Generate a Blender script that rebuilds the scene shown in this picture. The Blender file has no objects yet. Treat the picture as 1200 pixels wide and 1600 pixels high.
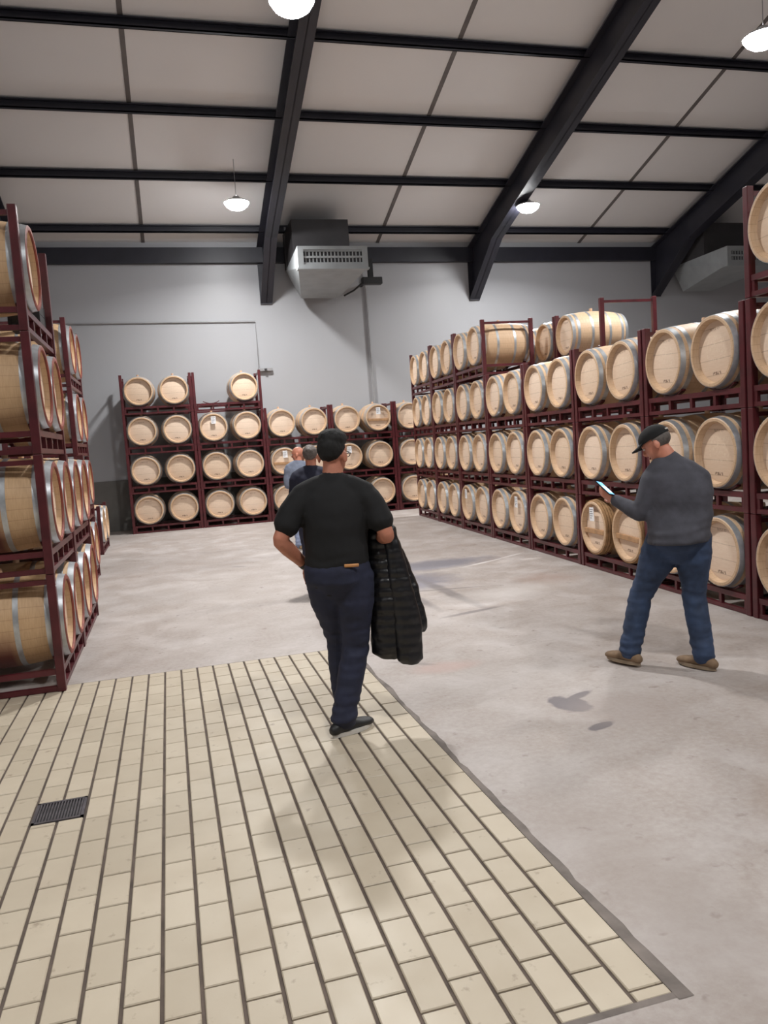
import bpy, bmesh, math, random
from mathutils import Vector, Matrix, Quaternion, noise

random.seed(7)
PI = math.pi
scene = bpy.context.scene
C = scene.collection

# ---------------------------------------------------------------- camera
F_PX, YAW, PITCH, ROLL, CAM_H = 1232.17, 0.26257, 0.08854, -0.06712, 1.65
def cam_axes():
    d = Vector((math.sin(YAW)*math.cos(PITCH), math.cos(YAW)*math.cos(PITCH), -math.sin(PITCH)))
    r = Vector((math.cos(YAW), -math.sin(YAW), 0))
    u = r.cross(d)
    r2 = r*math.cos(ROLL) + u*math.sin(ROLL)
    u2 = u*math.cos(ROLL) - r*math.sin(ROLL)
    return r2, u2, d
cr, cu, cd = cam_axes()
cam_data = bpy.data.cameras.new('camera')
cam = bpy.data.objects.new('camera', cam_data)
C.objects.link(cam)
cam_data.sensor_fit = 'VERTICAL'
cam_data.sensor_height = 36.0
cam_data.lens = F_PX/1600*36.0
cam_data.clip_start = 0.05
cam_data.clip_end = 200
cam.matrix_world = Matrix(((cr.x, cu.x, -cd.x, 0), (cr.y, cu.y, -cd.y, 0), (cr.z, cu.z, -cd.z, CAM_H), (0, 0, 0, 1)))
scene.camera = cam

# ---------------------------------------------------------------- world, exposure
world = bpy.data.worlds.new('world')
scene.world = world
world.use_nodes = True
world.node_tree.nodes['Background'].inputs[0].default_value = (0.5, 0.5, 0.52, 1)
world.node_tree.nodes['Background'].inputs[1].default_value = 0.03
scene.view_settings.view_transform = 'Standard'
scene.view_settings.look = 'None'
scene.view_settings.gamma = 1
scene.view_settings.use_curve_mapping = False
scene.view_settings.exposure = 0.15
LAMP_W = 215.0            # every ceiling lamp

# ---------------------------------------------------------------- materials
def srgb(r, g, b):
    f = lambda c: (c/255/12.92) if c/255 <= 0.04045 else ((c/255+0.055)/1.055)**2.4
    return (f(r), f(g), f(b), 1)
MATS = {}
class NT:
    def __init__(s, name):
        s.m = bpy.data.materials.new(name); s.m.use_nodes = True
        s.t = s.m.node_tree; s.b = s.t.nodes['Principled BSDF']; MATS[name] = s.m
    def n(s, kind, **kw):
        x = s.t.nodes.new(kind)
        for k, v in kw.items(): setattr(x, k, v)
        return x
    def l(s, a, b): s.t.links.new(a, b)
    def put(s, sock, v):
        if isinstance(v, bpy.types.NodeSocket): s.l(v, sock)
        else: sock.default_value = v
    def math(s, op, a, b=0.0, c=None, clamp=False):
        x = s.n('ShaderNodeMath', operation=op, use_clamp=clamp)
        s.put(x.inputs[0], a); s.put(x.inputs[1], b)
        if c is not None: s.put(x.inputs[2], c)
        return x.outputs[0]
    def mix(s, f, a, b, blend='MIX'):
        x = s.n('ShaderNodeMix', data_type='RGBA', blend_type=blend)
        s.put(x.inputs[0], f); s.put(x.inputs[6], a); s.put(x.inputs[7], b)
        return x.outputs[2]
    def noise(s, scale, vec=None, detail=3, rough=0.55, dist=0.0):
        x = s.n('ShaderNodeTexNoise'); x.inputs['Scale'].default_value = scale
        x.inputs['Detail'].default_value = detail; x.inputs['Roughness'].default_value = rough
        x.inputs['Distortion'].default_value = dist
        if vec is not None: s.l(vec, x.inputs['Vector'])
        return x.outputs['Fac']
    def ramp(s, f, lo, hi, a=0.0, b=1.0):
        x = s.n('ShaderNodeMapRange'); s.put(x.inputs[0], f)
        x.inputs[1].default_value = lo; x.inputs[2].default_value = hi
        x.inputs[3].default_value = a; x.inputs[4].default_value = b
        return x.outputs[0]
    def coords(s, scale=(1, 1, 1), which='Object'):
        tc = s.n('ShaderNodeTexCoord'); mp = s.n('ShaderNodeMapping')
        mp.inputs['Scale'].default_value = scale
        s.l(tc.outputs[which], mp.inputs['Vector']); return mp.outputs[0]
    def bump(s, h, strength=0.2, dist=0.01):
        x = s.n('ShaderNodeBump'); x.inputs['Strength'].default_value = strength
        x.inputs['Distance'].default_value = dist
        s.l(h, x.inputs['Height']); s.l(x.outputs[0], s.b.inputs['Normal'])
    def col(s, v): s.put(s.b.inputs['Base Color'], v)
    def set(s, rough=None, metal=None, spec=None):
        if rough is not None: s.put(s.b.inputs['Roughness'], rough)
        if metal is not None: s.put(s.b.inputs['Metallic'], metal)
        if spec is not None: s.put(s.b.inputs['Specular IOR Level'], spec)
        return s
    def rnd(s):
        return s.n('ShaderNodeObjectInfo').outputs['Random']

def plain(name, rgb, rough=0.6, metal=0.0, var=0.12, scale=6.0, bump=0.0, spec=0.5):
    t = NT(name); v = t.coords()
    n = t.noise(scale, v, 4)
    c = srgb(*rgb); d = tuple(x*(1-var*2) for x in c[:3])+(1,); e = tuple(min(1, x*(1+var)) for x in c[:3])+(1,)
    t.col(t.mix(t.ramp(n, 0.3, 0.7), d, e)); t.set(rough, metal, spec)
    if bump: t.bump(t.noise(scale*8, v, 2), bump, 0.004)
    return t

# concrete floor with wear and stains that have shapes of their own
t = NT('concrete_floor'); v = t.coords()
big = t.noise(0.45, v, 5, 0.6); mid = t.noise(2.2, v, 5, 0.65, 0.4); fin = t.noise(28, v, 4, 0.7)
base = t.mix(t.ramp(big, 0.36, 0.64), srgb(156, 147, 142), srgb(188, 181, 178))
base = t.mix(t.ramp(mid, 0.38, 0.66), t.mix(0.75, base, srgb(142, 129, 120)), base)
base = t.mix(t.ramp(fin, 0.3, 0.75, 0.0, 0.35), base, srgb(196, 190, 186))
spk = t.noise(9, v, 3, 0.6)
base = t.mix(t.ramp(spk, 0.64, 0.72, 0, 0.5), base, srgb(118, 104, 96))
sx = t.n('ShaderNodeSeparateXYZ'); t.l(v, sx.inputs[0])
wob = t.noise(5, v, 3); wob2 = t.noise(1.6, v, 3)
def ell(cx, cy, rx, ry, ang=0.0, edge=0.35, w=0.7):
    ca, sa = math.cos(ang), math.sin(ang)
    dx = t.math('ADD', sx.outputs[0], -cx); dy = t.math('ADD', sx.outputs[1], -cy)
    p = t.math('ADD', t.math('MULTIPLY', dx, ca/rx), t.math('MULTIPLY', dy, sa/rx))
    q = t.math('ADD', t.math('MULTIPLY', dx, -sa/ry), t.math('MULTIPLY', dy, ca/ry))
    r = t.math('SQRT', t.math('ADD', t.math('MULTIPLY', p, p), t.math('MULTIPLY', q, q)))
    r = t.math('ADD', r, t.math('MULTIPLY', t.math('SUBTRACT', wob, 0.5), w))
    return t.ramp(r, 1.0+edge, 1.0-edge)
def seg(x0, y0, x1, y1, half):
    l = math.hypot(x1-x0, y1-y0); return ell((x0+x1)/2, (y0+y1)/2, l/2, half, math.atan2(y1-y0, x1-x0), 0.4, 1.0)
def stain(mask, rgb, k):
    global base
    base = t.mix(t.math('MULTIPLY', mask, k), base, srgb(*rgb))
stain(ell(3.15, 9.75, 0.85, 0.36, 0.12), (116, 114, 122), 0.9)
stain(ell(2.55, 8.75, 0.55, 0.5, 0.4), (124, 121, 130), 0.85)
stain(seg(2.75, 8.85, 2.8, 7.1, 0.07), (112, 106, 106), 0.7)
stain(seg(2.35, 8.4, 2.4, 7.2, 0.06), (112, 106, 106), 0.7)
stain(seg(2.35, 6.8, 2.95, 6.95, 0.04), (112, 106, 106), 0.7)
stain(seg(2.2, 8.2, 3.2, 8.0, 0.03), (116, 110, 108), 0.7)
stain(ell(2.2, 4.22, 0.10, 0.15, 0.2, 0.12, 1.6), (108, 101, 104), 1.0)
stain(ell(2.33, 4.32, 0.14, 0.035, 0.4, 0.2, 1.2), (110, 103, 105), 0.95)
stain(ell(2.2, 3.82, 0.10, 0.04, 0.3, 0.15, 1.4), (104, 98, 100), 1.0)
stain(ell(2.45, 4.0, 0.3, 0.26, 0.0, 0.4, 0.6), (150, 138, 132), 0.45)
stain(ell(1.8, 5.3, 0.22, 0.12, 0.0, 0.4), (172, 146, 138), 0.6)
stain(seg(1.5, 5.6, 1.75, 5.4, 0.03), (128, 120, 116), 0.7)
stain(ell(4.0, 8.0, 0.3, 0.3, 0.0, 0.5), (152, 128, 116), 0.5)
stain(seg(3.55, 9.35, 4.15, 9.65, 0.03), (214, 210, 208), 0.7)
stain(seg(4.2, 9.7, 4.55, 9.9, 0.03), (214, 210, 208), 0.6)
stain(ell(3.3, 7.5, 0.7, 0.25, 0.3, 0.6), (206, 200, 196), 0.5)
stain(seg(0.75, 11.5, 0.95, 11.4, 0.05), (130, 124, 122), 0.6)
stain(ell(1.55, 2.4, 0.22, 0.7, 0.0, 0.6), (140, 128, 120), 0.45)
stain(ell(2.6, 2.7, 0.3, 0.18, 0.3, 0.6), (146, 128, 116), 0.5)
t.col(base); t.set(t.ramp(mid, 0.3, 0.7, 0.5, 0.72))
t.bump(t.noise(40, v, 5, 0.65), 0.25, 0.004)

# floor tile: cream, slightly different from tile to tile, specks and smears of dirt
t = NT('floor_tile'); v = t.coords(which='Generated'); tc = t.n('ShaderNodeTexCoord')
geo = t.n('ShaderNodeNewGeometry')
pw = t.noise(14, geo.outputs['Position'], 4, 0.6); pw2 = t.noise(3.0, geo.outputs['Position'], 3)
c0 = t.mix(t.rnd(), srgb(182, 170, 150), srgb(196, 184, 164))
c0 = t.mix(t.ramp(pw2, 0.35, 0.7, 0, 0.4), c0, srgb(170, 155, 134))
c0 = t.mix(t.ramp(pw, 0.63, 0.74, 0, 0.6), c0, srgb(122, 102, 84))
t.col(c0); t.set(t.ramp(pw2, 0.3, 0.7, 0.42, 0.6)); t.bump(t.noise(60, geo.outputs['Position'], 3), 0.1, 0.002)
plain('grout', (92, 80, 72), 0.9, var=0.2, scale=9)
plain('joint_sealant', (118, 109, 103), 0.85, var=0.22, scale=6)

t = NT('wall_panel'); v = t.coords(); n = t.noise(0.5, v, 3)
t.col(t.mix(n, srgb(164, 165, 169), srgb(172, 173, 177))); t.set(0.38); t.bump(t.noise(1.2, v, 2), 0.06, 0.05)
t = NT('roof_panel'); v = t.coords(); n = t.noise(0.6, v, 3)
t.col(t.mix(n, srgb(220, 217, 216), srgb(230, 227, 226))); t.set(0.45)
plain('wall_plinth', (116, 114, 110), 0.8, var=0.12, scale=2, bump=0.1)
plain('dark_steel', (38, 38, 48), 0.45, 0.0, 0.12, 2)
plain('panel_strip', (104, 98, 96), 0.5, 0.0, 0.1, 3)
plain('rack_paint', (84, 30, 36), 0.38, 0.0, 0.22, 5, 0.05)
t = plain('hoop_steel', (196, 200, 204), 0.36, 0.65, 0.14, 9)

def oak(name, a, b, grain=(2, 18, 2), planks=None, wine=0.0):
    t = NT(name); v = t.coords(grain); v1 = t.coords()
    g = t.noise(6, v, 4, 0.6); r = t.rnd()
    c = t.mix(t.ramp(g, 0.3, 0.7), srgb(*a), srgb(*b))
    c = t.mix(t.math('MULTIPLY', r, 0.4), c, srgb(196, 164, 130))
    if planks:
        s = t.n('ShaderNodeSeparateXYZ'); t.l(v1, s.inputs[0])
        w = t.math('FRACT', t.math('MULTIPLY', t.math('ADD', s.outputs[2], 1.0), planks))
        ln = t.ramp(t.math('ABSOLUTE', t.math('SUBTRACT', w, 0.5)), 0.462, 0.5)
        c = t.mix(t.math('MULTIPLY', ln, 0.45), c, srgb(128, 92, 62))
        # burnt-in mark: broken dark strokes near the bottom, pale worn print in the middle
        nn = t.noise(1.0, t.coords((75, 1, 46)), 2)
        mk = t.math('MULTIPLY', t.ramp(t.math('ABSOLUTE', s.outputs[0]), 0.06, 0.05),
                    t.ramp(t.math('ABSOLUTE', t.math('ADD', s.outputs[2], 0.185)), 0.016, 0.011))
        c = t.mix(t.math('MULTIPLY', mk, t.ramp(nn, 0.42, 0.5, 0, 0.75)), c, srgb(96, 66, 48))
        mk2 = t.math('MULTIPLY', t.ramp(t.math('ABSOLUTE', s.outputs[0]), 0.15, 0.12),
                     t.ramp(t.math('ABSOLUTE', t.math('SUBTRACT', s.outputs[2], 0.03)), 0.13, 0.1))
        c = t.mix(t.math('MULTIPLY', mk2, t.ramp(nn, 0.55, 0.62, 0, 0.45)), c, srgb(232, 214, 190))
        mk3 = t.math('MULTIPLY', t.ramp(t.math('ABSOLUTE', s.outputs[0]), 0.07, 0.06),
                     t.ramp(t.math('ABSOLUTE', t.math('SUBTRACT', s.outputs[2], 0.19)), 0.014, 0.01))
        c = t.mix(t.math('MULTIPLY', mk3, t.ramp(nn, 0.45, 0.55, 0, 0.5)), c, srgb(120, 84, 58))
    else:
        s = t.n('ShaderNodeSeparateXYZ'); t.l(v1, s.inputs[0])
        an = t.math('ARCTAN2', s.outputs[0], s.outputs[2])
        w = t.math('FRACT', t.math('MULTIPLY', an, 27/(2*PI)))
        ln = t.ramp(t.math('ABSOLUTE', t.math('SUBTRACT', w, 0.5)), 0.45, 0.5)
        c = t.mix(t.math('MULTIPLY', ln, 0.4), c, srgb(128, 92, 62))
        if wine:
            band = t.ramp(t.math('ABSOLUTE', s.outputs[1]), 0.17, 0.08)
            low = t.ramp(s.outputs[2], 0.0, -0.22)
            c = t.mix(t.math('MULTIPLY', t.math('MULTIPLY', band, low), wine), c, srgb(96, 34, 42))
    t.col(c); t.set(0.55); t.bump(g, 0.08, 0.004)
    return t
oak('oak_head', (226, 201, 178), (236, 214, 194), (1.5, 2, 14), planks=7.5)
oak('oak_staves', (194, 162, 130), (212, 182, 150))
oak('oak_staves_stained', (188, 154, 116), (204, 170, 132), wine=0.9)
plain('chestnut_hoop', (166, 128, 88), 0.65, 0, 0.2, 14)
plain('wine_stained_rim', (138, 66, 52), 0.6, 0, 0.22, 8)
plain('oak_bar', (176, 136, 98), 0.6, 0, 0.15, 12)
plain('bung_pale', (206, 170, 140), 0.55, 0, 0.1, 12)
plain('paper', (234, 234, 236), 0.7, 0, 0.03, 4)
plain('ink', (70, 70, 76), 0.8, 0, 0.1, 4)
plain('unit_grey', (150, 154, 156), 0.45, 0.1, 0.06, 3)
plain('unit_dark', (62, 62, 66), 0.6, 0.0, 0.1, 3)
plain('unit_box_dark', (58, 56, 58), 0.6, 0.0, 0.1, 3)
plain('pipe_grey', (150, 150, 152), 0.5, 0.0, 0.08, 3)
plain('black_plastic', (26, 26, 28), 0.5, 0.0, 0.15, 5)
plain('grate_steel', (92, 88, 92), 0.5, 0.4, 0.2, 14)
plain('lamp_housing', (205, 205, 205), 0.45, 0.3, 0.06, 3)
# people
plain('skin_warm', (186, 122, 98), 0.5, 0, 0.08, 14)
plain('skin_ruddy', (196, 128, 104), 0.5, 0, 0.08, 14)
plain('hair_dark', (13, 12, 12), 0.8, 0, 0.25, 60, 0.4)
plain('hair_grey', (96, 88, 84), 0.6, 0, 0.2, 60, 0.3)
plain('black_cotton', (13, 13, 15), 0.85, 0, 0.1, 10, 0.05)
plain('navy_denim', (32, 36, 58), 0.8, 0, 0.18, 9, 0.1)
plain('blue_denim', (48, 64, 92), 0.8, 0, 0.25, 7, 0.1)
plain('light_denim', (138, 150, 178), 0.8, 0, 0.2, 7, 0.1)
plain('charcoal_knit', (72, 72, 80), 0.9, 0, 0.12, 12, 0.1)
plain('navy_cotton', (26, 28, 48), 0.85, 0, 0.12, 10, 0.05)
plain('greyblue_cotton', (120, 128, 146), 0.85, 0, 0.1, 10)
plain('brown_suede', (128, 104, 80), 0.8, 0, 0.15, 14)
plain('black_leather', (30, 30, 32), 0.5, 0, 0.15, 14)
plain('sole_white', (210, 206, 200), 0.6, 0, 0.06, 10)
plain('sole_tan', (150, 132, 110), 0.7, 0, 0.1, 10)
plain('black_nylon', (22, 22, 25), 0.36, 0, 0.15, 12)
plain('tan_leather', (196, 138, 84), 0.6, 0, 0.1, 14)
plain('eye_white', (225, 220, 215), 0.3, 0, 0.02, 5)
plain('lip', (160, 88, 78), 0.5, 0, 0.05, 5)

def emit(name, rgb, k):
    t = NT(name); t.b.inputs['Base Color'].default_value = rgb
    t.b.inputs['Emission Color'].default_value = rgb; t.b.inputs['Emission Strength'].default_value = k
emit('lamp_glow', (1, 1, 1, 1), 120)
emit('phone_glow', srgb(110, 178, 222), 1.2)
emit('phone_white', srgb(225, 238, 250), 1.2)

# ---------------------------------------------------------------- mesh helpers
class MB:
    def __init__(s): s.v = []; s.f = []
    def add(s, vs, fs):
        o = len(s.v); s.v += [tuple(x) for x in vs]; s.f += [tuple(i+o for i in f) for f in fs]; return s
    def box(s, x0, x1, y0, y1, z0, z1):
        return s.add([(x0,y0,z0),(x1,y0,z0),(x1,y1,z0),(x0,y1,z0),(x0,y0,z1),(x1,y0,z1),(x1,y1,z1),(x0,y1,z1)],
                     [(0,3,2,1),(4,5,6,7),(0,1,5,4),(1,2,6,5),(2,3,7,6),(3,0,4,7)])
    def bevbox(s, x0, x1, y0, y1, z0, z1, b):
        bm = bmesh.new(); bmesh.ops.create_cube(bm, size=1)
        for w in bm.verts: w.co = Vector(((x0+x1)/2+w.co.x*(x1-x0), (y0+y1)/2+w.co.y*(y1-y0), (z0+z1)/2+w.co.z*(z1-z0)))
        bmesh.ops.bevel(bm, geom=bm.edges[:], offset=b, segments=2, affect='EDGES', profile=0.6)
        bm.verts.index_update()
        s.add([w.co for w in bm.verts], [[w.index for w in f.verts] for f in bm.faces]); bm.free(); return s
    def prism(s, poly, axis, a, b):
        # poly: 2D points in the two other axes, extruded along axis from a to b
        n = len(poly); vs = []
        for e in (a, b):
            for p, q in poly:
                vs.append({'x': (e, p, q), 'y': (p, e, q), 'z': (p, q, e)}[axis])
        fs = [tuple(range(n))[::-1], tuple(range(n, 2*n))] + [(i, (i+1) % n, n+(i+1) % n, n+i) for i in range(n)]
        return s.add(vs, fs)
    def lathe(s, prof, n=32, axis='y', close=True):
        # prof: (radius, along); closed ring profile when close
        vs = []; m = len(prof)
        for i in range(n):
            a = 2*PI*i/n
            for r, h in prof:
                p, q = r*math.cos(a), r*math.sin(a)
                vs.append({'y': (p, h, q), 'z': (p, q, h), 'x': (h, p, q)}[axis])
        fs = []
        for i in range(n):
            j = (i+1) % n
            for k in range(m if close else m-1):
                l = (k+1) % m
                fs.append((i*m+k, j*m+k, j*m+l, i*m+l))
        return s.add(vs, fs)
    def tube(s, pts, r, n=8):
        pts = [Vector(p) for p in pts]; rings = []; vs = []
        up = None
        for i, p in enumerate(pts):
            d = (pts[min(i+1, len(pts)-1)]-pts[max(i-1, 0)]).normalized()
            if up is None: up = d.orthogonal().normalized()
            up = (up-d*up.dot(d)).normalized(); sd = d.cross(up)
            for k in range(n):
                a = 2*PI*k/n; vs.append(p+up*(r*math.cos(a))+sd*(r*math.sin(a)))
        m = len(pts); fs = []
        for i in range(m-1):
            for k in range(n):
                l = (k+1) % n; fs.append((i*n+k, i*n+l, (i+1)*n+l, (i+1)*n+k))
        fs.append(tuple(range(n))[::-1]); fs.append(tuple((m-1)*n+k for k in range(n)))
        return s.add(vs, fs)
    def loft(s, rings, n=18, flat0=False):
        # rings: (center, side vector, forward vector, rx, ry); rounded ends
        vs = []; R = []
        c0, s0, f0, a0, b0 = rings[0]; c1, s1, f1, a1, b1 = rings[-1]
        R = [(c0, s0, f0, a0*0.55, b0*0.55)] + list(rings) + [(c1, s1, f1, a1*0.55, b1*0.55)]
        d0 = (Vector(rings[0][0])-Vector(rings[1][0])).normalized(); d1 = (Vector(rings[-1][0])-Vector(rings[-2][0])).normalized()
        R[0] = (Vector(c0)+d0*min(a0, b0)*0.6, s0, f0, a0*0.6, b0*0.6)
        if flat0: R[0] = (Vector(c0)+d0*0.004, s0, f0, a0*0.97, b0*0.97)
        R[-1] = (Vector(c1)+d1*min(a1, b1)*0.6, s1, f1, a1*0.6, b1*0.6)
        for c, sd, fw, rx, ry in R:
            for k in range(n):
                a = 2*PI*k/n; vs.append(Vector(c)+Vector(sd)*(rx*math.cos(a))+Vector(fw)*(ry*math.sin(a)))
        m = len(R); fs = []
        for i in range(m-1):
            for k in range(n):
                l = (k+1) % n; fs.append((i*n+k, i*n+l, (i+1)*n+l, (i+1)*n+k))
        fs.append(tuple(range(n))[::-1]); fs.append(tuple((m-1)*n+k for k in range(n)))
        return s.add(vs, fs)
    def limb(s, pts, radii, n=14, flat=1.0, side=None):
        pts = [Vector(p) for p in pts]; rings = []; sd = None
        for i, p in enumerate(pts):
            d = (pts[min(i+1, len(pts)-1)]-pts[max(i-1, 0)]).normalized()
            if sd is None: sd = Vector(side) if side is not None else d.orthogonal()
            sd = (sd-d*sd.dot(d)).normalized(); fw = d.cross(sd)
            rings.append((p, sd, fw, radii[i], radii[i]*flat))
        return s.loft(rings, n)
    def ball(s, c, sd, fw, up, rx, ry, rz, n=20, m=12):
        c, sd, fw, up = Vector(c), Vector(sd), Vector(fw), Vector(up); vs = []; fs = []
        for i in range(1, m):
            th = PI*i/m
            for k in range(n):
                a = 2*PI*k/n
                vs.append(c+sd*(rx*math.sin(th)*math.cos(a))+fw*(ry*math.sin(th)*math.sin(a))+up*(rz*math.cos(th)))
        vs.append(c+up*rz); vs.append(c-up*rz); T = len(vs)-2; B = len(vs)-1
        for i in range(m-2):
            for k in range(n):
                l = (k+1) % n; fs.append((i*n+k, (i+1)*n+k, (i+1)*n+l, i*n+l))
        for k in range(n):
            l = (k+1) % n; fs.append((T, k, l)); fs.append((B, (m-2)*n+l, (m-2)*n+k))
        return s.add(vs, fs)
    def mesh(s, name, mat, smooth=None):
        me = bpy.data.meshes.new(name); me.from_pydata(s.v, [], s.f)
        bm = bmesh.new(); bm.from_mesh(me); bmesh.ops.recalc_face_normals(bm, faces=bm.faces[:]); bm.to_mesh(me); bm.free()
        me.materials.append(MATS[mat])
        if smooth is not None:
            for p in me.polygons: p.use_smooth = True
            me.set_sharp_from_angle(angle=math.radians(smooth))
        return me

def obj(name, me, parent=None, loc=None, rot=None):
    o = bpy.data.objects.new(name, me); C.objects.link(o)
    if parent is not None: o.parent = parent
    if loc is not None: o.location = loc
    if rot is not None: o.rotation_euler = rot
    return o
def part(name, mb, mat, parent, smooth=None, loc=None):
    return obj(name, mb.mesh(name, mat, smooth), parent, loc)
def tag(o, label, cat, group=None):
    o['label'] = label; o['category'] = cat
    if group: o['group'] = group
    return o
def thing(name, label, cat, loc=(0, 0, 0), rotz=0.0, group=None):
    o = obj(name, None, None, loc, (0, 0, rotz)); o.empty_display_size = 0.1
    return tag(o, label, cat, group)
def struct(name, mb, mat, smooth=None):
    o = obj(name, mb.mesh(name, mat, smooth)); o['kind'] = 'structure'; return o
ORD = ['first', 'second', 'third', 'fourth', 'fifth', 'sixth', 'seventh', 'eighth', 'ninth', 'tenth', 'eleventh',
       'twelfth', 'thirteenth', 'fourteenth', 'fifteenth', 'sixteenth', 'seventeenth', 'eighteenth']
TIER = ['bottom', 'second', 'third', 'top']

# ---------------------------------------------------------------- room shell
XL, XR, YB, YF = -7.5, 18.8, -9.2, 19.2
RIDGE, EAVE, SLOPE = 5.0, 6.55, 0.312
def roof_z(y): return EAVE + SLOPE*(YF-y if y >= RIDGE else (YF-RIDGE)-(RIDGE-y))
TX0, TX1, TY0, TY1 = -2.56, 1.28, 1.89, 6.21        # tiled field
fl = MB()
fl.box(XL, TX0, YB, YF, -0.2, 0); fl.box(TX1, XR, YB, YF, -0.2, 0)
fl.box(TX0, TX1, YB, TY0, -0.2, 0); fl.box(TX0, TX1, TY1, YF, -0.2, 0)
floor = struct('floor', fl, 'concrete_floor')
part('tile_bed', MB().box(TX0, TX1, TY0, TY1, -0.2, -0.007), 'grout', floor)

wf = MB().box(XL-0.2, XR+0.2, YF, YF+0.2, 0, roof_z(YF)+0.2)
wall_far = struct('wall_far', wf, 'wall_panel')
part('plinth', MB().box(XL, XR, YF-0.03, YF, 0, 1.17), 'wall_plinth', wall_far)
struct('wall_near', MB().box(XL-0.2, XR+0.2, YB-0.2, YB, 0, roof_z(YB)+0.2), 'wall_panel')
gable = [(YB, 0), (YF, 0), (YF, roof_z(YF)+0.1), (RIDGE, roof_z(RIDGE)+0.1), (YB, roof_z(YB)+0.1)]
struct('wall_left', MB().prism(gable, 'x', XL-0.2, XL), 'wall_panel')
struct('wall_right', MB().prism(gable, 'x', XR, XR+0.2), 'wall_panel')

# roof: panels between cover strips, purlins, portal rafters, eave beam
ceiling = obj('ceiling', None); ceiling['kind'] = 'structure'
RAFT = [-8.25, -2.85, 2.60, 7.93, 13.25]
JOINT = [-5.6, -0.10, 5.45, 10.98, 16.5]
edges = [XL] + JOINT + [XR]
for a, b in zip(edges[:-1], edges[1:]):
    for y0, y1 in ((YF, RIDGE), (RIDGE, YB)):
        p = [(y0, roof_z(y0)), (y1, roof_z(y1)), (y1, roof_z(y1)+0.1), (y0, roof_z(y0)+0.1)]
        part('roof_panel', MB().prism(p, 'x', a, b), 'roof_panel', ceiling)
for x in JOINT:
    for y0, y1 in ((YF, RIDGE), (RIDGE, YB)):
        p = [(y0, roof_z(y0)-0.015), (y1, roof_z(y1)-0.015), (y1, roof_z(y1)), (y0, roof_z(y0))]
        part('cover_strip', MB().prism(p, 'x', x-0.04, x+0.04), 'panel_strip', ceiling)
PH = 0.17
def purlin(y):
    z = roof_z(y); m = MB()
    m.box(XL, XR, y-0.012, y+0.012, z-PH, z+0.0)               # web
    m.box(XL, XR, y-0.075, y+0.012, z-PH, z-PH+0.02)           # lower flange and lip
    m.box(XL, XR, y-0.075, y-0.06, z-PH, z-PH+0.05)
    m.box(XL, XR, y-0.075, y+0.012, z-0.03, z-0.01)            # upper flange
    part('purlin', m, 'dark_steel', ceiling)
y = 18.55
while y > RIDGE+0.3: purlin(y); y -= 1.77
y = YB+0.6
while y < RIDGE-0.3: purlin(y); y += 1.77
part('eave_beam', MB().box(XL, XR, YF-0.14, YF, 6.05, 6.40), 'dark_steel', ceiling)
for x in RAFT[1:]:
    for sgn in (1, -1):
        Y = (lambda q: q) if sgn > 0 else (lambda q: 2*RIDGE-q)
        zz = lambda q: EAVE+SLOPE*(YF-q)-PH+0.02
        prof = [(Y(YF-0.02), zz(YF)), (Y(RIDGE), zz(RIDGE)), (Y(RIDGE), zz(RIDGE)-0.62), (Y(YF-1.6), zz(YF-1.6)-0.66), (Y(YF-0.02), 5.10)]
        m = MB().prism(prof, 'x', x-0.012, x+0.012)                                    # web
        low = prof[2:5]
        for (ya, za), (yb, zb) in zip(low[:-1], low[1:]):                              # lower flange
            m.prism([(ya, za), (yb, zb), (yb, zb+0.03), (ya, za+0.03)], 'x', x-0.14, x+0.14)
        m.prism([prof[0], prof[1], (prof[1][0], prof[1][1]-0.03), (prof[0][0], prof[0][1]-0.03)], 'x', x-0.14, x+0.14)
        e = prof[4][0]; m.box(x-0.14, x+0.14, min(e, e-0.03*sgn), max(e, e-0.03*sgn), 5.10, zz(YF))
        part('rafter', m, 'dark_steel', ceiling)

# ---------------------------------------------------------------- tiles
def to_px(p):
    q = Vector(p)-Vector((0, 0, CAM_H)); z = q.dot(cd)
    if z < 0.1: return None
    return 600+F_PX*q.dot(cr)/z, 800-F_PX*q.dot(cu)/z, z
GX0, GX1, GY0, GY1 = -0.760, -0.520, 3.83, 4.06      # drain grate
COLW, ROWL, GAPX, GAPY = 0.12, 0.232, 0.013, 0.0075
tiles = []
k = 0
while TX1-COLW*(k+1) > TX0-0.001:
    x1 = TX1-COLW*k-(GAPX/2 if k else 0.0); x0 = TX1-COLW*(k+1)+GAPX/2
    js = (1.94 if k % 2 == 0 else 2.068)
    cuts = [TY0]; yy = js
    while yy < TY1-0.03:
        if yy > TY0+0.02: cuts.append(yy)
        yy += ROWL
    cuts.append(TY1)
    for a, b in zip(cuts[:-1], cuts[1:]):
        y0, y1 = a+GAPY/2, b-GAPY/2
        if x1 > GX0+0.03 and x0 < GX1-0.03:
            for s0, s1 in ((y0, min(y1, GY0-0.004)), (max(y0, GY1+0.004), y1)):
                if s1-s0 > 0.02: tiles.append((x0, x1, s0, s1))
        else: tiles.append((x0, x1, y0, y1))
    k += 1
def seen(tl):
    p = to_px(((tl[0]+tl[1])/2, (tl[2]+tl[3])/2, 0))
    return p is not None and -20 < p[0] < 1220 and -20 < p[1] < 1620
vis = sorted([q for q in tiles if seen(q)], key=lambda q: to_px(((q[0]+q[1])/2, (q[2]+q[3])/2, 0))[2])
single = vis[:300]; rest = [q for q in tiles if q not in set(single)]
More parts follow.
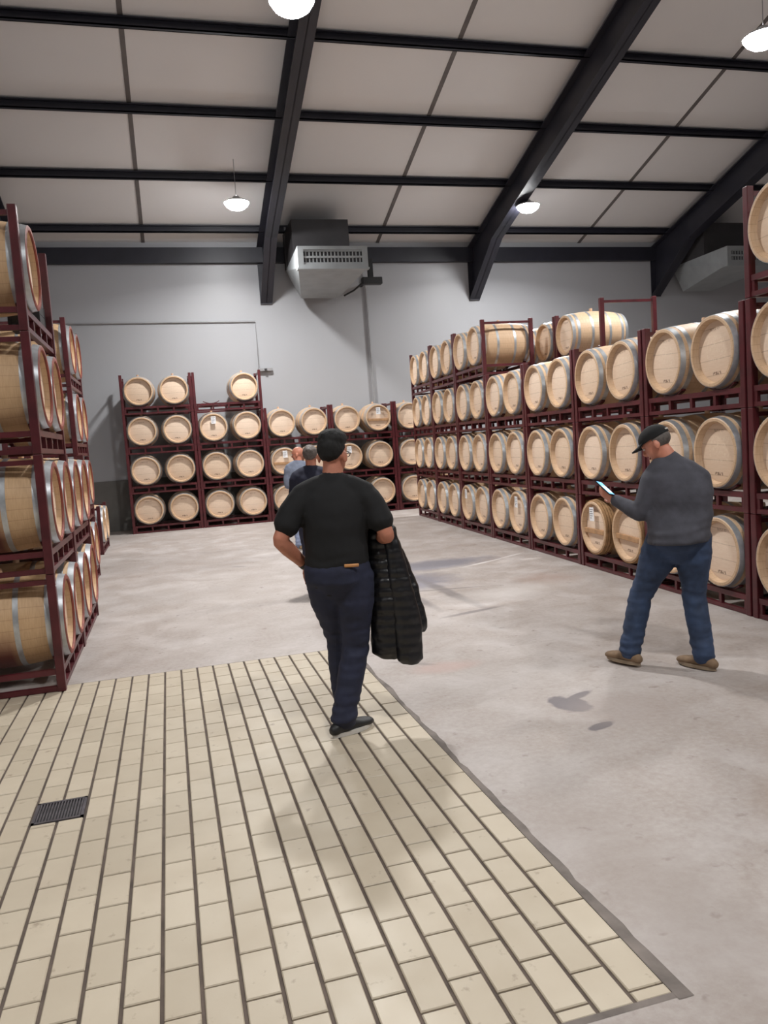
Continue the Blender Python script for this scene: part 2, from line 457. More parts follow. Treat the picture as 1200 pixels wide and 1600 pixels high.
def tile_geo(m, w, l, cx, cy, dz=0.0):
    b = 0.0035; z0, z1 = -0.02, 0.0005+dz
    vs = [(-w/2,-l/2,z0),(w/2,-l/2,z0),(w/2,l/2,z0),(-w/2,l/2,z0),(-w/2,-l/2,z1-b),(w/2,-l/2,z1-b),(w/2,l/2,z1-b),(-w/2,l/2,z1-b),
          (-w/2+b,-l/2+b,z1),(w/2-b,-l/2+b,z1),(w/2-b,l/2-b,z1),(-w/2+b,l/2-b,z1)]
    return m.add([(x+cx, y+cy, z) for x, y, z in vs],
                 [(0,3,2,1),(0,1,5,4),(1,2,6,5),(2,3,7,6),(3,0,4,7),(4,5,9,8),(5,6,10,9),(6,7,11,10),(7,4,8,11),(8,9,10,11)])
tile_cache = {}
for x0, x1, y0, y1 in single:
    key = (round(x1-x0, 3), round(y1-y0, 3))
    if key not in tile_cache: tile_cache[key] = tile_geo(MB(), key[0], key[1], 0, 0).mesh('tile', 'floor_tile')
    obj('tile', tile_cache[key], floor, ((x0+x1)/2, (y0+y1)/2, random.uniform(-0.0006, 0.0006)),
        (random.uniform(-0.002, 0.002), random.uniform(-0.003, 0.003), 0))
m = MB()
for x0, x1, y0, y1 in rest: tile_geo(m, x1-x0, y1-y0, (x0+x1)/2, (y0+y1)/2, random.uniform(-0.0006, 0.0006))
o = part('tile_field', m, 'floor_tile', floor); o['kind'] = 'stuff'
# dark sealed joint round the tiled field
m = MB(); n = 60; top = []; bot = []
for i in range(n+1):
    yy = TY0-0.03+(TY1-TY0+0.04)*i/n
    w = 0.030+0.022*noise.noise(Vector((0, yy*3.1, 4)))+0.012*noise.noise(Vector((7, yy*11, 4)))+0.018*max(0, (3.2-yy)/1.3)
    top.append((TX1-0.001, yy)); bot.append((TX1+max(0.012, w), yy))
vs = [(x, q, 0.002) for x, q in top]+[(x, q, 0.0005) for x, q in bot]
m.add(vs, [(i, n+1+i, n+2+i, i+1) for i in range(n)])
m2 = []
for i in range(31):
    xx = TX1-3.8*i/30; w = 0.022+0.012*noise.noise(Vector((xx*3, 2, 9)))
    m2.append((xx, TY0+0.001, TY0-max(0.008, w)))
vs = [(a, b, 0.002) for a, b, c in m2]+[(a, c, 0.0005) for a, b, c in m2]
m.add(vs, [(i, i+1, 32+i, 31+i) for i in range(30)])
part('edge_joint', m, 'joint_sealant', floor)

# drain grate
g = thing('floor_drain', 'dark steel drain grate set into the cream tiled floor', 'drain', ((GX0+GX1)/2, (GY0+GY1)/2, 0))
W2, L2 = (GX1-GX0)/2-0.005, (GY1-GY0)/2-0.002
m = MB()
m.box(-W2, W2, -L2, -L2+0.014, -0.03, 0.003); m.box(-W2, W2, L2-0.014, L2, -0.03, 0.003)
m.box(-W2, -W2+0.014, -L2, L2, -0.03, 0.003); m.box(W2-0.014, W2, -L2, L2, -0.03, 0.003)
part('frame', m, 'grate_steel', g)
part('sump', MB().box(-W2+0.01, W2-0.01, -L2+0.01, L2-0.01, -0.1, -0.0065), 'black_plastic', g)
bar = MB().box(-0.0035, 0.0035, -L2+0.012, L2-0.012, -0.012, 0.002).mesh('bar', 'grate_steel')
for i in range(15): obj('bar', bar, g, (-W2+0.02+i*(2*W2-0.04)/14, 0, 0))

# ---------------------------------------------------------------- lamps
m = MB(); m.lathe([(0.02, 0.12), (0.06, 0.115), (0.08, 0.07), (0.17, 0.045), (0.25, 0.012), (0.255, -0.01), (0.24, -0.01), (0.0, 0.0)], 32, 'z', False)
hous_me = m.mesh('housing', 'lamp_housing', 40)
glow_me = MB().lathe([(0.0, -0.15), (0.08, -0.143), (0.15, -0.12), (0.205, -0.08), (0.238, -0.03), (0.24, 0.004), (0.0, 0.004)], 32, 'z', False).mesh('diffuser', 'lamp_glow', 60)
LAMPS = [(1.78, 9.1, 'bright round ceiling lamp at the top edge by the narrow rafter'),
         (8.0, 9.05, 'bright round ceiling lamp high at the right edge'),
         (1.78, 16.35, 'small round ceiling lamp left of the grey cooling unit'),
         (8.12, 16.3, 'small round ceiling lamp beside the middle rafter above right racks')]
LAMPS = [q+(1.0,) for q in LAMPS]
LAMPS += [(2.1, 0.9, 'ceiling lamp behind the camera, left one, outside the picture', 0.5), (8.0, 0.9, 'ceiling lamp behind the camera, right one, outside the picture', 0.5),
          (-4.4, 1.6, 'added unseen fill lamp left of the camera to brighten the left rack, outside the picture', 0.45)]  # last one is an added, unseen fill lamp that brightens the left rack
for x, yy, lb, pw_ in LAMPS:
    z = 6.60
    r = thing('ceiling_lamp', lb, 'lamp', (x, yy, z), 0, 'round ceiling lamps')
    obj('housing', hous_me, r); obj('diffuser', glow_me, r)
    part('hanger', MB().tube([(0, 0, 0.11), (0, 0, roof_z(yy)-z)], 0.006, 6), 'pipe_grey', r)
    ld = bpy.data.lights.new('lamp_light', 'AREA'); ld.shape = 'DISK'; ld.size = 0.40; ld.energy = LAMP_W*pw_; ld.spread = math.radians(150); ld.color = (1, 0.995, 0.98)
    lo = bpy.data.objects.new('lamp_light', ld); C.objects.link(lo); lo.parent = r; lo.location = (0, 0, -0.16)

# ---------------------------------------------------------------- barrels
HL, RE, RB = 0.465, 0.300, 0.352
def rad(yv): return RB-(RB-RE)*abs(yv/HL)**2.0
def staves_prof():
    out = [(0.258, -HL+0.055), (0.262, -HL+0.05), (0.272, -HL), (RE-0.006, -HL)]
    for i in range(17):
        yv = -HL+0.006+(2*HL-0.012)*i/16; out.append((rad(yv), yv))
    out += [(RE-0.006, HL), (0.272, HL), (0.262, HL-0.05), (0.258, HL-0.055)]
    return out
ME = {}
ME['staves'] = MB().lathe(staves_prof(), 40).mesh('staves', 'oak_staves', 35)
ME['staves_s'] = MB().lathe(staves_prof(), 40).mesh('staves', 'oak_staves_stained', 35)
def head_mesh(sg, nm):
    m = MB(); yf = sg*(HL-0.05)
    m.lathe([(0.0, yf), (0.235, yf), (0.262, yf-sg*0.008), (0.262, yf-sg*0.025), (0.0, yf-sg*0.025)], 40, 'y', False)
    return m.mesh('head', nm, 30)
ME['head_f'] = head_mesh(-1, 'oak_head'); ME['head_b'] = head_mesh(1, 'oak_head')
def hoop(y0, y1, mat, th=0.003):
    k = 3; o = [(rad(y0+(y1-y0)*i/k)+th, y0+(y1-y0)*i/k) for i in range(k+1)]
    i_ = [(rad(y0+(y1-y0)*i/k)-0.004, y0+(y1-y0)*i/k) for i in range(k+1)][::-1]
    return MB().lathe(o+i_, 40).mesh('hoop', mat, 40)
HOOPS = [(0.412, 0.459), (0.335, 0.378), (0.125, 0.162)]
ME['hoops'] = [hoop(a, b, 'hoop_steel') for a, b in HOOPS]+[hoop(-b, -a, 'hoop_steel') for a, b in HOOPS]
WH = [(0.435+0.0, 0.458), (0.405, 0.428), (0.375, 0.398), (0.345, 0.368)]
ME['whoops'] = [hoop(a, b, 'chestnut_hoop', 0.014) for a, b in WH]+[hoop(-b, -a, 'chestnut_hoop', 0.014) for a, b in WH]+ME['hoops'][2:3]+ME['hoops'][5:6]
ME['bung'] = MB().lathe([(0.0, 0.045), (0.022, 0.045), (0.026, 0.03), (0.024, -0.01), (0.0, -0.01)], 12, 'z', False).mesh('bung', 'bung_pale', 40)
rr = [(RE+0.003, -HL), (RE+0.004, -HL+0.02), (RE-0.01, -HL+0.02), (0.268, -HL-0.002), (RE-0.004, -HL-0.003)]
ME['rim'] = MB().lathe([(0.266, -HL+0.01), (0.270, -HL-0.002), (RE-0.005, -HL-0.002), (RE+0.004, -HL+0.004), (RE+0.006, -HL+0.05), (RE-0.01, -HL+0.05)], 40).mesh('stained_rim', 'wine_stained_rim', 40)
ME['crossbar'] = MB().bevbox(-0.252, 0.252, -HL+0.018, -HL+0.05, -0.028, 0.028, 0.006).mesh('crossbar', 'oak_bar')
ME['tag'] = MB().box(-0.052, 0.052, -HL-0.006, -HL-0.003, 0.075, 0.235).mesh('paper_tag', 'paper')
tg = MB()
for i in range(5): tg.box(-0.04, random.uniform(0.0, 0.04), -HL-0.0068, -HL-0.0058, 0.205-i*0.024, 0.211-i*0.024)
ME['print'] = tg.mesh('print', 'ink')
def barrel(label, loc, rotz, group, stained=False, wood=False, bar=False, paper=False, spin=None):
    b = thing('wine_barrel', label, 'barrel', loc, rotz, group)
    obj('staves', ME['staves_s' if stained else 'staves'], b)
    sp = random.uniform(-0.06, 0.06) if spin is None else spin
    obj('head', ME['head_f'], b, None, (0, sp, 0)); obj('head', ME['head_b'], b, None, (0, random.uniform(-3, 3), 0))
    for h in ME['whoops' if wood else 'hoops']: obj('hoop', h, b)
    obj('bung', ME['bung'], b, (0, 0, RB))
    if stained and not wood:
        obj('stained_rim', ME['rim'], b)
    if bar: obj('crossbar', ME['crossbar'], b, (0, 0, -0.05), (0, sp, 0))
    if paper:
        q = obj('paper_tag', ME['tag'], b, (random.uniform(-0.02, 0.02), 0, 0), (0, random.uniform(-0.06, 0.06), 0)); obj('print', ME['print'], q)
    return b

# ---------------------------------------------------------------- racks
RC = {}
def rack_meshes(W, Hh, D):
    key = (W, Hh, D)
    if key in RC: return RC[key]
    t_ = 0.06; hw = W/2; P = 'rack_paint'; d = {}
    post = MB().bevbox(-t_/2, t_/2, -t_/2, t_/2, 0.0, Hh-0.004, 0.006)
    d['post'] = post.mesh('post', P)
    d['low'] = MB().box(-hw+t_, hw-t_, -0.02, 0.02, 0.004, 0.040).mesh('lower_rail', P)
    d['up'] = MB().box(-hw+t_, hw-t_, -0.02, 0.02, 0.125, 0.170).mesh('upper_rail', P)
    d['sp'] = MB().box(-0.018, 0.018, -0.016, 0.016, 0.038, 0.128).mesh('spacer', P)
    d['sl'] = MB().box(-0.02, 0.02, t_/2, D-t_*1.5, 0.004, 0.040).mesh('side_rail', P)
    d['su'] = MB().box(-0.02, 0.02, t_/2, D-t_*1.5, 0.125, 0.165).mesh('side_rail', P)
    d['tb'] = MB().box(-0.016, 0.016, t_/2, D-t_*1.5, Hh-0.075, Hh-0.04).mesh('top_bar', P)
    m = MB(); R0 = 0.326; cz = 0.50; pr = []
    a0, a1 = math.radians(-32), math.radians(32)
    for i in range(9):
        a = a0+(a1-a0)*i/8; pr.append((R0*math.sin(a), cz-R0*math.cos(a)))
    for i in range(9):
        a = a1+(a0-a1)*i/8; pr.append(((R0+0.016)*math.sin(a), cz-(R0+0.016)*math.cos(a)))
    for q in range(8):
        m.prism([pr[q], pr[q+1], pr[16-q], pr[17-q]], 'y', -0.022, 0.022)
    d['cr'] = m.mesh('cradle', P)
    RC[key] = d; return d
def rack(label, loc, rotz, group, W=1.53, Hh=0.865, D=0.86):
    d = rack_meshes(W, Hh, D); r = thing('barrel_rack', label, 'rack', loc, rotz, group); hw = W/2; t_ = 0.06
    for sx_ in (-1, 1):
        for yy in (0.025, D-0.025): obj('post', d['post'], r, (sx_*(hw-0.025), yy, 0))
        for k_ in ('sl', 'su', 'tb'): obj({'sl': 'side_rail', 'su': 'side_rail', 'tb': 'top_bar'}[k_], d[k_], r, (sx_*(hw-0.025), 0.025, 0))
    for yy in (0.025, D-0.025):
        obj('lower_rail', d['low'], r, (0, yy, 0)); obj('upper_rail', d['up'], r, (0, yy, 0))
        for xx in (-0.5, -0.25, 0, 0.25, 0.5): obj('spacer', d['sp'], r, (xx*W*0.9, yy, 0))
        for xx in (-W/4+0.004, W/4-0.004): obj('cradle', d['cr'], r, (xx, 0.07 if yy < 0.1 else D-0.07, 0))
    return r
def fill(loc, rotz, z0, W, D, slot):
    off = (-W/4+0.004) if slot == 0 else (W/4-0.004)
    v_ = Matrix.Rotation(rotz, 3, 'Z') @ Vector((off, D/2, 0))
    return (loc[0]+v_.x, loc[1]+v_.y, z0+0.50)
TH = 0.865
# --- long row on the right
RA, RBS, RY0, BAY = 4.2507, 0.0576, 5.4341, 1.5635
alpha = math.atan(RBS); TR = -(PI/2+alpha)
def rline(s, off=0.0):      # point on the row's front line at running length, offset away from the aisle
    yy = RY0+s; return (RA+RBS*yy+off*math.cos(alpha), yy-off*math.sin(alpha))
def right_name(tier, n):
    return f'pale oak barrel, {TIER[tier]} row of long right rack, {ORD[n]} from far end'
for kb in range(-1, 7):
    tiers = 4 if kb == -1 or kb >= 4 else 3
    cx, cy = rline((kb+0.5)*BAY)
    for ti in range(tiers):
        rack(f'dark red steel rack, {TIER[ti]} tier of long right row, {ORD[6-kb]} from far end', (cx, cy, ti*TH), TR, 'racks of the long right row')
        for slot in (0, 1):                     # local +x points to the camera: slot 0 is the far one
            n = (6-kb)*2+slot
            wood = ti == 0 and kb == 1
            paper = ti == 0 and ((kb == 4 and slot == 0) or (kb == 3 and slot == 1) or (kb == 1 and slot == 0))
            lb = right_name(ti, n)
            if wood: lb = 'oak barrel with wooden hoops and crossbar, bottom right row, ' + ('with a white paper tag' if slot == 0 else 'next to the grey-shirted man')
            elif paper: lb = 'oak barrel with a white paper tag, bottom right row, ' + ('ninth from the camera end' if kb == 4 else 'sixth from the camera end')
            if paper and not wood: lb = f'oak barrel with white tag, bottom row of right rack, {ORD[n]} from far end'
            barrel(lb, fill((cx, cy), TR, ti*TH, 1.53, 0.86, slot), TR, 'barrels of the long right rack', wood=wood, bar=wood, paper=paper)
# --- second row standing behind it: only its top tier shows
for kb in (3, 4):
    cx, cy = rline((kb+0.5)*BAY-0.05, 1.20)
    for ti in range(4):
        rack(f'dark red steel rack behind the long right row, {TIER[ti]} tier, {"nearer" if kb == 3 else "farther"} stack', (cx, cy, ti*TH), TR, 'racks of the hidden rear row')
    for slot in ((0,) if kb == 3 else (0, 1)):
        lb = [['oak barrel seen from its side on top of the rear rack, nearest there', ''],
              ['third oak barrel from the near end on top of the rear rack', 'second oak barrel from the near end on top of the rear rack']][kb-3][slot]
        barrel(lb, fill((cx, cy), TR, 3*TH, 1.53, 0.86, slot), TR, 'barrels of the rear row')
# --- row along the far wall
BX0, BP, BYF = -0.866, 1.53, 18.06
for kb in range(5):
    tiers = 4 if kb < 2 else 3
    cx = BX0+BP*(kb+0.5)
    for ti in range(tiers):
        rack(f'dark red rack along the far wall, {TIER[ti]} tier, {ORD[kb]} stack from left', (cx, BYF, ti*TH), 0.0, 'racks along the far wall', W=1.51)
        for slot in (0, 1):
            if ti == 3 and kb == 1 and slot == 0: continue
            n = kb*2+slot
            paper = (ti, n) in ((2, 2), (2, 7), (1, 4), (1, 6)); bar = (ti, n) in ((2, 7), (1, 4))
            lb = f'oak barrel at the far wall, {TIER[ti] if not (kb >= 2 and ti == 2) else "third"} row, {ORD[n]} from the left'
            if paper: lb = f'oak barrel with white tag at far wall, {TIER[ti]} row, {ORD[n]} from left'
            if ti == 3 and n == 3: lb = 'oak barrel alone on the right half of the far wall top tier'
            barrel(lb, fill((cx, BYF), 0.0, ti*TH, 1.51, 0.86, slot), 0.0, 'barrels along the far wall', bar=bar, paper=paper)
# --- row on the left
LX, LY0, LP = -0.86, 6.05, 1.45
for kb, nt in ((0, 4), (1, 2), (2, 4)):
    cy = LY0+LP*(kb+0.5) if kb < 2 else 11.35; lx = LX if kb < 2 else -1.08
    st = ('near stack', 'low middle stack', 'far stack')[kb]
    for ti in range(nt):
        rack(f'dark red steel rack of the left row, {TIER[ti]} tier, {st}', (lx, cy, ti*TH), PI/2, 'racks of the left row', W=1.43)
        for slot in (0, 1):
            if kb == 0 and ti == 3 and slot == 1: continue
            barrel(f'oak barrel with wine-stained rim, left row, {st}, {TIER[ti]} tier, {"nearer" if slot == 0 else "farther"} one',
                   fill((lx, cy), PI/2, ti*TH, 1.43, 0.86, slot), PI/2, 'barrels of the left row', stained=True)
r = thing('black_crate', 'small black crate on the top tier of the left rack', 'crate', (-1.02, 7.2, 3*TH+0.17))
m = MB()
for q in (0.0, 0.085, 0.17): m.box(-0.12, 0.12, -0.16, 0.16, q, q+0.03) if q == 0 else (m.box(-0.12, 0.12, -0.16, -0.145, q-0.05, q+0.03), m.box(-0.12, 0.12, 0.145, 0.16, q-0.05, q+0.03), m.box(-0.12, -0.105, -0.145, 0.145, q-0.05, q+0.03), m.box(0.105, 0.12, -0.145, 0.145, q-0.05, q+0.03))
part('crate_wall', m, 'black_plastic', r)
for sx_ in (-0.11, 0.11):
    for sy_ in (-0.15, 0.15): part('corner_post', MB().box(sx_-0.012, sx_+0.012, sy_-0.012, sy_+0.012, 0, 0.205), 'black_plastic', r)
cy = 15.35
rack('low dark red rack with two barrels standing alone at the far left', (-1.22, cy, 0), PI/2, 'racks of the left row', W=1.43)
for slot in (0, 1):
    barrel(f'oak barrel in the low rack at the far left, the {"nearer" if slot == 0 else "farther"} of two',
           fill((-1.22, cy), PI/2, 0, 1.43, 0.86, slot), PI/2, 'barrels of the left rack')

# ---------------------------------------------------------------- cooling units, pipes
def cooling_unit(label, loc):
    r = thing('cooling_unit', label, 'cooling unit', loc, 0, 'cooling units under the roof')
    w, zt, zb = 1.5, 0.44, 0.0
    # hull: straight front box, underside falling to the back and narrowing to the right
    m = MB()
    vs = [(0, 0, zb), (w, 0, zb), (w, 0, zt), (0, 0, zt), (0.42, 2.25, -0.2), (1.32, 2.25, -0.2), (w+0.05, 2.25, zt), (0.1, 2.25, zt)]
    m.add(vs, [(0, 1, 2, 3), (5, 4, 7, 6), (0, 4, 5, 1), (3, 2, 6, 7), (0, 3, 7, 4), (1, 5, 6, 2)])
    part('housing', m, 'unit_grey', r)
    f = MB(); y0, y1 = -0.05, 0.0
    for a in ((0, w, 0.0, 0.07), (0, w, zt-0.07, zt)): f.box(a[0], a[1], y0, y1, a[2], a[3])
    for a in ((0, 0.12), (w-0.12, w)): f.box(a[0], a[1], y0, y1, 0.07, zt-0.07)
    part('front_frame', f, 'unit_grey', r)
    part('grille_back', MB().box(0.12, w-0.12, -0.008, 0.0, 0.07, zt-0.07), 'unit_dark', r)
    part('grille_bar', MB().box(0.12, w-0.12, -0.04, -0.008, zt/2-0.02, zt/2+0.02), 'unit_grey', r)
    part('grille_bar', MB().box(0.12, w-0.12, -0.04, -0.008, 0.07, 0.11), 'unit_grey', r)
    part('grille_bar', MB().box(0.12, w-0.12, -0.04, -0.008, zt-0.11, zt-0.07), 'unit_grey', r)
    vane = MB().box(-0.012, 0.012, -0.035, -0.008, 0.10, zt-0.10).mesh('vane', 'unit_grey')
    for i in range(16): obj('vane', vane, r, (0.17+i*(w-0.34)/15, 0, 0))
    part('drip_lip', MB().box(-0.02, w+0.02, -0.07, 0.1, -0.035, 0.0), 'unit_grey', r)
    part('upper_box', MB().box(0.08, w-0.15, 0.9, 2.2, zt, roof_z(loc[1]+1.6)-loc[2]-0.25), 'unit_box_dark', r)  # plain dark box filling the gap between unit and roof
    for xx in (0.1, w-0.06):
        part('hanger', MB().tube([(xx, 1.95, zt-0.02), (xx, 1.95, roof_z(loc[1]+1.95)-loc[2])], 0.025, 8), 'pipe_grey', r)
    return r
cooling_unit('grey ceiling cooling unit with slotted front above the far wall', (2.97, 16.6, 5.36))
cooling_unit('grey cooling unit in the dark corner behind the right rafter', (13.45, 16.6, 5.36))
o = part('drain_pipe', MB().tube([(4.98, YF-0.06, 5.9), (5.06, YF-0.06, 5.4), (5.10, YF-0.06, 2.0), (5.10, YF-0.06, 0.1)], 0.028, 8), 'pipe_grey', None, 40)
tag(o, 'thin grey drain pipe running down the far wall below the cooling unit', 'pipe')
r = thing('pump_bracket', 'small black pump on a bracket beside the cooling unit', 'bracket', (4.95, 18.2, 5.42))
part('pump_body', MB().bevbox(-0.22, 0.26, -0.1, 0.1, -0.09, 0.07, 0.02), 'black_plastic', r)
part('arm', MB().box(-0.03, 0.03, -0.03, 1.0, 0.05, 0.11), 'black_plastic', r)
part('hose', MB().tube([(-0.2, 0, -0.05), (-0.4, 0.1, -0.2), (-0.62, 0.2, -0.30)], 0.02, 8), 'black_plastic', r, 40)
part('mount', MB().bevbox(-0.06, 0.06, -0.05, 0.05, 0.05, 0.5, 0.01), 'black_plastic', r)
o = part('wall_conduit', MB().tube([(-2.6, YF-0.03, 4.76), (2.30, YF-0.03, 4.70), (2.31, YF-0.03, 3.6)], 0.018, 8), 'pipe_grey', None, 40)
tag(o, 'thin grey conduit running across the far wall above the racks', 'conduit')
r = thing('wall_switch', 'small grey switch plate on the far wall where the conduit ends', 'switch', (2.45, YF-0.05, 3.55))
part('box', MB().bevbox(-0.17, 0.17, -0.05, 0.045, -0.03, 0.05, 0.012), 'pipe_grey', r)
part('lever', MB().bevbox(-0.03, 0.03, -0.1, -0.04, -0.01, 0.03, 0.008), 'unit_dark', r)

# ---------------------------------------------------------------- people
def fuse(mb, name, mat, voxel, smooth=4, wr=None):
    me = bpy.data.meshes.new('tmp'); me.from_pydata(mb.v, [], mb.f)
    bm = bmesh.new(); bm.from_mesh(me); bmesh.ops.recalc_face_normals(bm, faces=bm.faces[:]); bm.to_mesh(me); bm.free()
    o = bpy.data.objects.new('tmp', me); C.objects.link(o)
    q = o.modifiers.new('r', 'REMESH'); q.mode = 'VOXEL'; q.voxel_size = voxel; q.adaptivity = 0
    q = o.modifiers.new('s', 'SMOOTH'); q.iterations = smooth; q.factor = 0.5
    dg = bpy.context.evaluated_depsgraph_get(); dg.update()
    out = bpy.data.meshes.new_from_object(o.evaluated_get(dg)); out.name = name
    bpy.data.objects.remove(o); bpy.data.meshes.remove(me)
    if wr:
        nm = [v_.normal.copy() for v_ in out.vertices]
        for v_, n_ in zip(out.vertices, nm): v_.co += n_*wr(v_.co)
    out.materials.clear(); out.materials.append(MATS[mat])
    for p in out.polygons: p.use_smooth = True
    return out
def lerp(a, b, k): return Vector(a)*(1-k)+Vector(b)*k

def hand(m, wrist, d, nrm, thumb_side, curl=0.6, s=1.0):
    d = Vector(d).normalized(); nrm = Vector(nrm); nrm = (nrm-d*nrm.dot(d)).normalized(); sd = d.cross(nrm)*thumb_side
    w = Vector(wrist)
    m.limb([w, w+d*0.035*s, w+d*0.075*s, w+d*0.095*s], [0.026*s, 0.036*s, 0.041*s, 0.038*s], 12, 0.42, sd)
    for i, L in enumerate((0.07, 0.08, 0.075, 0.058)):
        b = w+d*0.088*s+sd*(0.030-0.020*i)*s; pts = [b]; dd = d.copy(); a = curl*0.6
        for seg_ in (0.45, 0.32, 0.23):
            dd = Quaternion(sd, a*(1 if thumb_side > 0 else -1)*1.0) @ dd
            if dd.dot(nrm) < -0.999: pass
            pts.append(pts[-1]+dd*L*seg_*s*1.05); a = curl
        m.limb(pts, [0.0095*s, 0.009*s, 0.0085*s, 0.0075*s], 8)
    b = w+d*0.03*s+sd*0.03*s; p1 = b+(d*0.6+sd*0.75).normalized()*0.04*s; p2 = p1+(d*0.85+sd*0.3+nrm*0.3).normalized()*0.03*s
    m.limb([w+d*0.02*s+sd*0.015*s, b, p1, p2], [0.014*s, 0.0125*s, 0.0105*s, 0.009*s], 8)

def head_build(m, c, fw, up, s=1.0):
    fw = Vector(fw).normalized(); up = Vector(up); up = (up-fw*up.dot(fw)).normalized(); sd = fw.cross(up)
    c = Vector(c)
    m.ball(c+up*0.030*s-fw*0.008*s, sd, fw, up, 0.077*s, 0.097*s, 0.088*s)          # cranium
    m.ball(c-up*0.035*s+fw*0.022*s, sd, fw, up, 0.062*s, 0.068*s, 0.082*s)          # face
    m.ball(c-up*0.088*s+fw*0.052*s, sd, fw, up, 0.034*s, 0.030*s, 0.026*s)          # chin
    m.limb([c+up*0.01*s+fw*0.085*s, c-up*0.025*s+fw*0.105*s, c-up*0.038*s+fw*0.098*s], [0.009*s, 0.014*s, 0.013*s], 8)   # nose
    m.limb([c+up*0.022*s+fw*0.082*s-sd*0.045*s, c+up*0.026*s+fw*0.09*s, c+up*0.022*s+fw*0.082*s+sd*0.045*s], [0.009*s]*3, 8)
    for q in (-1, 1):
        e = c-up*0.014*s-fw*0.014*s+sd*q*0.081*s
        m.ball(e, (sd-fw*q*0.45).normalized(), (fw+sd*q*0.45).normalized(), up, 0.010*s, 0.021*s, 0.034*s, 12, 8)                      # ear
    return sd, fw, up

def person(name, label, J, outfit):
    """J: joints in world space; outfit: materials and options."""
    base = Vector(((J['ankle_l'][0]+J['ankle_r'][0])/2, (J['ankle_l'][1]+J['ankle_r'][1])/2, 0))
    root = thing(name, label, 'person', base)
    L = {k_: Vector(v_)-base for k_, v_ in J.items() if k_ not in ('facing', 'look', 'head_up', 'toe_l', 'toe_r')}
    face = Vector(J['facing']).normalized(); lat = face.cross(Vector((0, 0, 1))).normalized()   # to the person's right
    bw, bd = outfit.get('girth', (1, 1))
    lift = {'l': J['ankle_l'][2]-0.085, 'r': J['ankle_r'][2]-0.085}
    up = Vector((0, 0, 1))
    pel, che, nek, hed = L['pelvis'], L['chest'], L['neck'], L['head']
    hdir = Vector(J['look']).normalized(); hup = Vector(J.get('head_up', (0, 0, 1)))
    slat = (L['shoulder_r']-L['shoulder_l']).normalized(); sfw = up.cross(slat).normalized()
    def torso(m, g, lo=0.0, top=True):
        waist = lerp(pel, che, 0.45)
        rings = []
        hem = outfit.get('hem', 0.0) if g > 0 else 0.0
        if hem: rings.append((pel-up*hem, lat, face, 0.204*bw+g, 0.154*bd+g)); rings.append((pel+up*0.03, lat, face, 0.194*bw+g, 0.148*bd+g))
        elif lo <= 0: rings.append((pel-up*0.09, lat, face, 0.150*bw+g, 0.105*bd+g))
        rings += ([] if hem else [(pel, lat, face, 0.168*bw+g, 0.122*bd+g)]) + [(waist, lerp(lat, slat, .4), face, (0.160 if not hem else 0.184)*bw+g, (0.120 if not hem else 0.142)*bd+g),
                  (lerp(waist, che, .6), slat, sfw, 0.170*bw+g, 0.125*bd+g), (che, slat, sfw, 0.182*bw+g, 0.120*bd+g),
                  (lerp(che, nek, .5), slat, sfw, 0.180*bw+g, 0.100*bd+g), (lerp(che, nek, .78), slat, sfw, 0.135*bw+g, 0.078*bd+g)]
        if top: rings.append((nek-up*0.01, slat, sfw, 0.07+g, 0.062+g))
        m.loft(rings, 24, flat0=bool(hem))
    def arm(m, s_, g, k_=1.0, wr_=True):
        a, b, c_ = L['shoulder_'+s_], L['elbow_'+s_], L['wrist_'+s_]
        pts = [lerp(nek, a, 0.55)-up*0.04, lerp(nek, a, 0.85)-up*0.012, lerp(lerp(nek, a, 0.9), b, 0.14), lerp(a, b, .5), b]; rd = [0.058+g, 0.060+g, 0.061+g, 0.054+g, 0.043+g]
        if k_ < 1: pts = [lerp(nek, a, 0.55)-up*0.04, lerp(nek, a, 0.85)-up*0.012, lerp(lerp(nek, a, 0.9), b, 0.14), lerp(a, b, k_*.55), lerp(a, b, k_)]; rd = [0.058+g, 0.060+g, 0.061+g, 0.061+g, 0.062+g]
        m.limb(pts, rd, 14)
        if k_ >= 1: m.limb([b, lerp(b, c_, .3), lerp(b, c_, .7), c_], [0.043+g, 0.045+g, 0.035+g, 0.029+g], 14)
    def leg(m, s_, g, cut=1.0):
        h, k_, a = L['hip_'+s_], L['knee_'+s_], L['ankle_'+s_]
        m.limb([h+up*0.02, lerp(h, k_, .35), k_, lerp(k_, a, .3), lerp(k_, a, .75), lerp(k_, a, cut)],
               [0.098*bd+g, 0.088*bd+g, 0.060+g, 0.060+g, 0.044+g, 0.040+g], 16)
    # body, one continuous surface
    m = MB(); torso(m, 0.0)
    m.limb([nek-up*0.03, lerp(nek, hed, .45), lerp(nek, hed, .85)], [0.066, 0.058, 0.056], 14)
    sd, fw, hu = head_build(m, hed, hdir, hup, outfit.get('head', 1.0))
    for s_ in 'lr':
        arm(m, s_, 0.0); leg(m, s_, 0.0)
        hd = outfit.get('hand_'+s_, {})
        hand(m, L['wrist_'+s_], hd.get('d', L['wrist_'+s_]-L['elbow_'+s_]), hd.get('n', -face), hd.get('t', 1 if s_ == 'l' else -1), hd.get('curl', 0.5))
        td = Vector(J['toe_'+s_]).normalized(); an = L['ankle_'+s_]
        m.limb([an, an+td*0.06-up*0.04, an+td*0.15-up*0.055], [0.04, 0.036, 0.026], 10)
    obj('body', fuse(m, 'body', outfit['skin'], 0.0075, 3), root)
    # shirt
    long_ = outfit.get('long', False); m = MB()
    torso(m, 0.016, lo=0.0 if outfit.get('untucked', True) else 1, top=False)
    m.limb([lerp(che, nek, .7), lerp(nek, hed, 0.12)], [0.085, 0.072], 16)
    for s_ in 'lr': arm(m, s_, 0.014, 1.0 if long_ else outfit.get('sleeve', 0.72))
